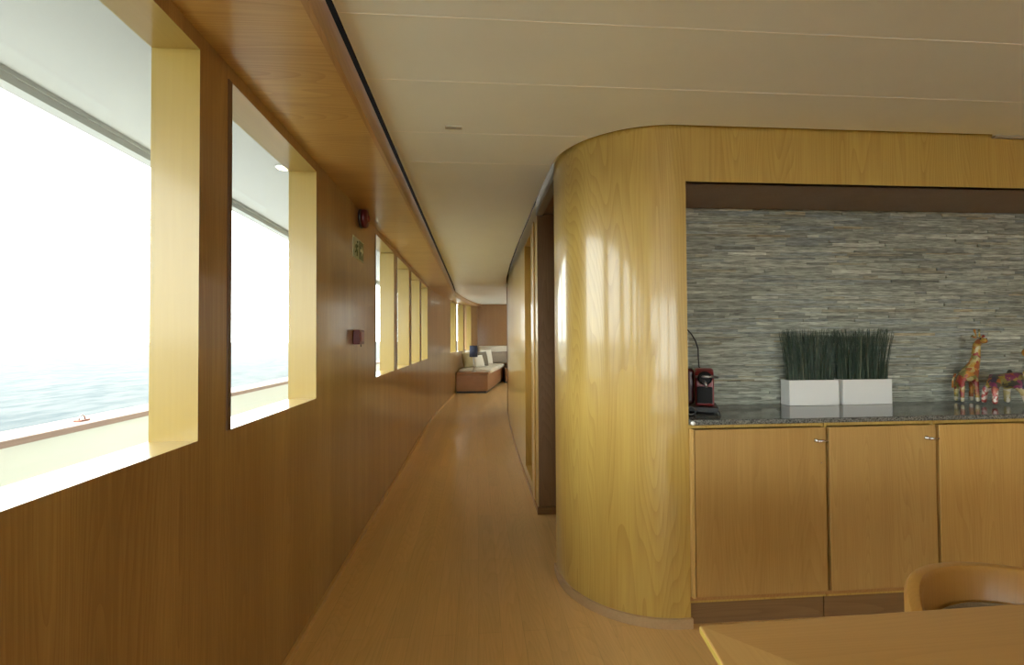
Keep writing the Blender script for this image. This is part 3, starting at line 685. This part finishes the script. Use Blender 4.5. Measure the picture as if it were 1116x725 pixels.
ef = thing('elephant_figurine', 'stocky patchwork elephant figurine with dark back at the right edge of worktop', 'figurine', (2.75, 2.2, ZC), 'patchwork animal figurines')
ey = 2.150
V = [(2.680, ey, ZC + .132), (2.625, ey, ZC + .126), (2.735, ey, ZC + .132), (2.775, ey, ZC + .152), (2.815, ey - .004, ZC + .140), (2.850, ey - .006, ZC + .142), (2.875, ey - .006, ZC + .175), (2.868, ey - .006, ZC + .230), (2.830, ey - .006, ZC + .255),
     (2.606, ey - .026, ZC + .075), (2.600, ey - .028, ZC + .008), (2.612, ey + .026, ZC + .075), (2.606, ey + .028, ZC + .008),
     (2.755, ey - .028, ZC + .075), (2.780, ey - .032, ZC + .008), (2.735, ey + .026, ZC + .075), (2.740, ey + .028, ZC + .008)]
E_ = [(0, 1), (0, 2), (2, 3), (3, 4), (4, 5), (5, 6), (6, 7), (7, 8), (1, 9), (9, 10), (1, 11), (11, 12), (2, 13), (13, 14), (2, 15), (15, 16)]
Rr = [.036, .032, .036, .032, .022, .013, .010, .009, .008, .014, .011, .014, .011, .016, .013, .015, .012]
o = skin('body', V, E_, Rr, ['patch_dark', 'patch_pale', 'patch_leg', 'patch_warm'], ef)
paint(o, lambda c: (2 if c.x < 2.68 else 1) if c.z < ZC + .088 else (3 if c.x > 2.80 else 0))
for sy in (-1, 1):
    bm = B(); add_ball(bm, (2.765, ey + sy * .034, ZC + .155), .018, .006, .024); obj('ear', bm, 'patch_dark', ef)
    bm = B(); add_ball(bm, (2.806, ey - .002 + sy * .024, ZC + .156), .004, seg=10); obj('eye', bm, 'black_plastic', ef)
    bm = B(); add_tube(bm, [(2.812, ey - .003 + sy * .018, ZC + .124), (2.835, ey - .005 + sy * .022, ZC + .112), (2.852, ey - .006 + sy * .022, ZC + .118)], [.005, .004, .002], 8); obj('tusk', bm, 'patch_pale', ef)
bm = B(); add_ball(bm, (2.812, ey - .006, ZC + .268), .020, .017, .022); obj('ball', bm, 'orange_ball', ef, label='orange ball held up at the trunk tip')

# ------------------------------------------------------------------ things on the left wall
sd = thing('alarm_sounder', 'round dark red alarm sounder high on the oak wall', 'alarm', (XL, 2.94, 2.005))
bm = B(); add_lathe(bm, [(.062, 0), (.062, .012), (.058, .016)], (XL, 2.94, 2.005), 28, axis='x'); obj('base', bm, 'black_plastic', sd)
bm = B(); add_lathe(bm, [(.058, .015), (.060, .032), (.054, .044), (.030, .050)], (XL, 2.94, 2.005), 28, axis='x'); obj('body', bm, 'red_paint', sd)
bm = B(); add_lathe(bm, [(.024, .048), (.022, .056), (.010, .060)], (XL, 2.94, 2.005), 20, axis='x'); obj('lens', bm, 'red_lens', sd)
sg = thing('exit_sign', 'pale green and dark green emergency sign below the red alarm sounder', 'sign', (XL, 2.88, 1.80))
bm = B(); add_box(bm, XL, XL + .006, 2.755, 3.00, 1.735, 1.862); obj('plate', bm, 'sign', sg, .001)
bm = B(); add_box(bm, XL + .006, XL + .0075, 2.885, 2.992, 1.742, 1.855); obj('arrow_panel', bm, 'sign_green', sg)
bm = B()
xa, xb = XL + .0075, XL + .0085
add_box(bm, xa, xb, 2.905, 2.945, 1.790, 1.808)
lo = [(2.940, 1.768), (2.982, 1.799), (2.940, 1.830)]
v0 = [bm.verts.new((xa, y, z)) for y, z in lo]; v1 = [bm.verts.new((xb, y, z)) for y, z in lo]
bm.faces.new(v0); bm.faces.new(v1[::-1])
for i in range(3): bm.faces.new((v0[i], v0[(i + 1) % 3], v1[(i + 1) % 3], v1[i]))
obj('arrow', bm, 'sign_white', sg)
bm = B()
xa, xb = XL + .006, XL + .0072
add_tube(bm, [(xa, 2.835, 1.835), (xa, 2.837, 1.835)], .008, 10)
add_tube(bm, [(xa, 2.828, 1.822), (xa, 2.820, 1.795), (xa, 2.838, 1.775), (xa, 2.832, 1.750)], .005, 6); add_tube(bm, [(xa, 2.820, 1.795), (xa, 2.806, 1.772), (xa, 2.788, 1.766)], .005, 6)
add_tube(bm, [(xa, 2.826, 1.818), (xa, 2.848, 1.806), (xa, 2.856, 1.818)], .004, 6); add_tube(bm, [(xa, 2.826, 1.818), (xa, 2.806, 1.812), (xa, 2.800, 1.796)], .004, 6)
add_box(bm, xa, xb, 2.764, 2.769, 1.745, 1.852)
obj('running_figure', bm, 'sign_green', sg)
cp = thing('fire_call_point', 'small square dark red call point box on the oak wall', 'call point', (XL, 2.82, 1.26))
bm = B(); add_box(bm, XL, XL + .040, 2.765, 2.880, 1.213, 1.300); obj('box', bm, 'red_paint', cp, .005)
bm = B(); add_box(bm, XL + .040, XL + .043, 2.785, 2.860, 1.230, 1.285); obj('glass_plate', bm, 'red_lens', cp, .001)
bm = B(); add_tube(bm, [(XL + .03, 2.83, 1.213), (XL + .03, 2.833, 1.205), (XL + .028, 2.838, 1.198)], .003, 8); obj('test_key', bm, 'black_plastic', cp)

# ceiling vent plate, outside lamp, rail fitting
vt = thing('ceiling_vent', 'small grey slotted plate flush in the ceiling above the corridor mouth', 'vent', (-.095, 1.976, HC))
bm = B(); add_box(bm, -.135, -.062, 1.963, 1.989, HC - .003, HC + .001); obj('plate', bm, 'vent_grey', vt) if 'vent_grey' in M else None
M['slot_grey'] = pmat('slot_grey', (0.36, 0.35, 0.30), 0.6)
M['vent_grey'] = pmat('vent_grey', (0.50, 0.49, 0.42), 0.5)
if bm.is_valid: obj('plate', bm, 'vent_grey', vt, .001)
bm = B()
for k in range(3): add_box(bm, -.130, -.067, 1.967 + k * .007, 1.971 + k * .007, HC - .0038, HC - .003)
obj('slots', bm, 'slot_grey', vt)
LX, LY = -1.19, 2.90
dl = thing('deck_lamp', 'small recessed lamp glowing in the white overhang outside', 'lamp', (LX, LY, 2.31))
bm = B(); add_lathe(bm, [(.045, 0), (.045, -.006), (.034, -.010)], (LX, LY, 2.31), 24); obj('bezel', bm, 'white_paint', dl)
M['lamp_glow'] = pmat('lamp_glow', (1, .9, .6), .4)
b = M['lamp_glow'].node_tree.nodes['Principled BSDF']; b.inputs['Emission Color'].default_value = (1, .85, .5, 1); b.inputs['Emission Strength'].default_value = 6
bm = B(); add_lathe(bm, [(.030, -.004), (.030, -.013), (.018, -.017)], (LX, LY, 2.31), 24); obj('lens', bm, 'lamp_glow', dl)
fx = thing('rail_fitting', 'small rusty red metal fitting on the cap rail outside first window', 'fitting', (-1.86, 2.28, .870))
M['rust'] = noisy(pmat('rusty_red', (0.35, 0.13, 0.09), 0.6), 60, 0.3)
fy_ = 2.27
bm = B(); add_box(bm, -1.845, -1.812, fy_ - .028, fy_ + .028, .870, .877); obj('base', bm, 'rust', fx, .003)
bm = B(); add_tube(bm, [(-1.828, fy_ - .016, .877), (-1.828, fy_ - .013, .892), (-1.828, fy_, .898), (-1.828, fy_ + .013, .892), (-1.828, fy_ + .016, .877)], .003, 8); obj('eye', bm, 'steel', fx)

# ------------------------------------------------------------------ far sofa with cushions and lamp
sf = thing('sofa', 'built-in corner sofa with wooden base and cream cushions at the far end', 'sofa', (0, 11.6, 0))
def sx_r(y): return .27 + (y - 10.85) * .172
def sx_l(y): return wx(y) + .014
yy = [10.78, 11.2, 11.6, 12.0, 12.7, 13.4, 13.97]
bm = B()
add_ribbon(bm, [(sx_r(y) - .02, y) for y in yy], [(sx_l(y), y) for y in yy], .05, .43)
add_box(bm, .80, 2.4, 13.2, 13.97, .05, .43)
obj('base', bm, 'sofa_wood', sf, .008)
bm = B(); add_ribbon(bm, [(sx_r(y) - .06, y) for y in yy], [(sx_l(y), y) for y in [10.83] + yy[1:]], 0, .05); add_box(bm, .78, 2.4, 13.25, 13.97, 0, .05); obj('plinth', bm, 'black_plastic', sf)
bm = B(); add_ribbon(bm, [(sx_r(y), y) for y in (10.765, 11.10)], [(sx_l(y), y) for y in (10.765, 11.10)], .432, .492); obj('end_shelf', bm, 'sofa_wood', sf, .012)
for k in range(4):
    ya, yb = 11.11 + k * .71, 11.11 + (k + 1) * .71 - .06
    bm = B(); add_ribbon(bm, [(sx_r(y) + .03, y) for y in (ya, yb)], [(sx_l(y), y) for y in (ya, yb)], .400 + .031, .555); obj('seat_cushion', bm, 'cream', sf, .060, 5)
bm = B(); add_box(bm, .90, 2.4, 13.18, 13.9, .431, .545); obj('seat_cushion', bm, 'cream', sf, .045, 4)
bm = B(); add_box(bm, .03, 2.4, 13.86, 13.985, .56, 1.075); obj('backrest', bm, 'cream', sf, .04, 4)
def pillow(loc, w, h, d, rz, tilt, mk, label, nm='cushion'):
    bm = B(); n = 14
    R = Matrix.Rotation(rz, 3, 'Z') @ Matrix.Rotation(tilt, 3, 'X')
    g = {}
    for s in (-1, 1):
        for i in range(n + 1):
            for j in range(n + 1):
                a, c = -1 + 2 * i / n, -1 + 2 * j / n
                if s == 1 and (i in (0, n) or j in (0, n)): g[s, i, j] = g[-1, i, j]; continue
                t = (max(0, 1 - a * a) * max(0, 1 - c * c)) ** .42
                pin = 1 - .07 * (1 - abs(a)) * abs(c) ** 3 - .0; pin2 = 1 - .07 * (1 - abs(c)) * abs(a) ** 3
                q = R @ Vector((a * w / 2 * pin2, s * d / 2 * t, c * h / 2 * pin))
                g[s, i, j] = bm.verts.new(q + Vector(loc))
        for i in range(n):
            for j in range(n):
                bm.faces.new((g[s, i, j], g[s, i + 1, j], g[s, i + 1, j + 1], g[s, i, j + 1])).smooth = True
    o = obj(nm, bm, mk); tag(o, label, 'cushion', 'cushions on the far sofa'); return o
pillow((-.245, 11.42, .762), .38, .40, .15, PI / 2 - .62, -.18, 'olive', 'olive green cushion leaning by the windows at the near end of the sofa')
pillow((-.19, 11.92, .780), .40, .43, .14, PI / 2 - .55, -.15, 'whitefab', 'white cushion behind the olive cushion on the far sofa')
pillow((.03, 11.66, .715), .34, .32, .12, .75, -.35, 'whitefab', 'white cushion just below the dark blue lampshade')
pillow((.15, 12.14, .755), .38, .39, .13, .95, -.22, 'taupe', 'mottled taupe cushion between two white cushions')
pillow((.25, 12.62, .775), .42, .42, .14, .75, -.2, 'whitefab', 'white cushion behind the mottled taupe cushion')
pillow((.60, 13.62, .735), .66, .36, .13, .05, -.2, 'greybrown', 'long grey brown cushion against the far backrest')
lm = thing('table_lamp', 'table lamp with dark navy drum shade on the sofa end shelf', 'lamp', (-.10, 10.95, .493))
lx, ly = -.095, 10.94
bm = B(); add_lathe(bm, [(.055, .493), (.055, .505), (.02, .515), (.012, .53)], (lx, ly, 0), 20); obj('base', bm, 'steel', lm)
bm = B(); add_tube(bm, [(lx, ly, .52), (lx, ly, .86)], .009, 10); obj('stem', bm, 'steel', lm)
bm = B()
for ra, rb in ((.098, .094),):
    seg = 28
    rr = [[bm.verts.new((lx + r * math.cos(2 * PI * k / seg), ly + r * math.sin(2 * PI * k / seg), z)) for k in range(seg)] for r, z in ((.098, .845), (.094, 1.115), (.090, 1.115), (.094, .845))]
    for a, c in zip(rr, rr[1:] + rr[:1]):
        for k in range(seg): bm.faces.new((a[k], a[(k + 1) % seg], c[(k + 1) % seg], c[k])).smooth = True
obj('lamp_shade', bm, 'navy', lm)

# ------------------------------------------------------------------ dining table and tub chair
tb = thing('dining_table', 'oak dining table with mitred veneer border in the foreground', 'table', (1.3, 0, 0))
c0, c1, c2, c3 = (.377, .767), (2.60, .810), (2.60, -.90), (.205, -.75)
bm = B(); z0, z1 = .726, .740
bd = .30
def P(p, z): return (p[0], p[1], z)
i0 = (.650, .490); i1 = (2.35, .53); i2 = (2.35, -.62); i3 = (.52, -.50)
top = [c0, c1, c2, c3]; ins = [i0, i1, i2, i3]
for k in range(4):
    a, c = top[k], top[(k + 1) % 4]; d_, e = ins[(k + 1) % 4], ins[k]
    quad(bm, [P(a, z1), P(c, z1), P(d_, z1), P(e, z1)], 1 if k % 2 else 0)
    quad(bm, [P(a, z0), P(c, z0), P(c, z1), P(a, z1)], 2)
quad(bm, [P(p, z1) for p in ins], 0); quad(bm, [P(p, z0) for p in top[::-1]], 0)
bmesh.ops.remove_doubles(bm, verts=bm.verts[:], dist=1e-5)
obj('tabletop', bm, ['oak_table', 'oak_table_y', 'table_edge'], tb, .003, 3)
bm = B(); add_prism(bm, [(.50, .69), (2.50, .73), (2.50, -.80), (.36, -.66)], .66, .7262); obj('apron', bm, 'oak_table', tb, .003)
for (x, y) in ((.62, .45), (2.3, .48), (2.3, -.6), (.55, -.5)):
    bm = B(); add_box(bm, x - .035, x + .035, y - .035, y + .035, 0, .661); obj('leg', bm, 'oak', tb, .004)

CX, CY, CR, FACE, CZ0, CZT = 1.233, .83, .297, math.radians(257), .49, .645
ch = thing('tub_chair', 'curved bentwood tub chair tucked behind the dining table', 'chair', (CX, CY, 0))
def shell(bm, ro, ri, zlo, zhi, span, n=60):
    rows = []
    for k in range(n + 1):
        a = -span + 2 * span * k / n; th = FACE + PI + a; t = abs(a) / math.radians(115)
        zt = zhi(t); zb = zlo(t); c, s = math.cos(th), math.sin(th); e = .013
        rows.append([bm.verts.new((CX + r * c, CY + r * s, z)) for r, z in ((ro, zb), (ro, zt - e), (ro - e * .5, zt - e * .2), ((ro + ri) / 2, zt), (ri + e * .5, zt - e * .2), (ri, zt - e), (ri, zb))])
    for a, c in zip(rows, rows[1:]):
        for i in range(7): bm.faces.new((a[i], a[(i + 1) % 7], c[(i + 1) % 7], c[i])).smooth = True
    bm.faces.new(rows[0]); bm.faces.new(rows[-1][::-1])
rim = lambda t: CZT - (CZT - CZ0) * max(0, (t - .35) / .65) ** 1.6
bm = B(); shell(bm, CR, CR - .034, lambda t: .33, rim, math.radians(115)); o = obj('back_shell', bm, 'chair_wood', ch)
md = o.modifiers.new('edges', 'EDGE_SPLIT'); md.split_angle = .7
bm = B(); shell(bm, CR - .035, CR - .054, lambda t: .40, lambda t: .560 - .10 * t ** 2, math.radians(100)); obj('back_pad', bm, 'pad', ch)
bm = B(); add_lathe(bm, [(.20, .39), (.235, .40), (.240, .43), (.225, .452), (.12, .462)], (CX, CY - .01, 0), 36); obj('seat', bm, 'pad', ch)
bm = B(); add_lathe(bm, [(.24, .33), (.262, .335), (.262, .385), (.24, .39)], (CX, CY, 0), 36); obj('seat_frame', bm, 'chair_wood', ch)
for k in range(4):
    a = FACE + PI / 4 + k * PI / 2
    bm = B(); add_tube(bm, [(CX + .21 * math.cos(a), CY + .21 * math.sin(a), .335), (CX + .235 * math.cos(a), CY + .235 * math.sin(a), 0)], [.020, .014], 12); obj('leg', bm, 'chair_wood', ch)
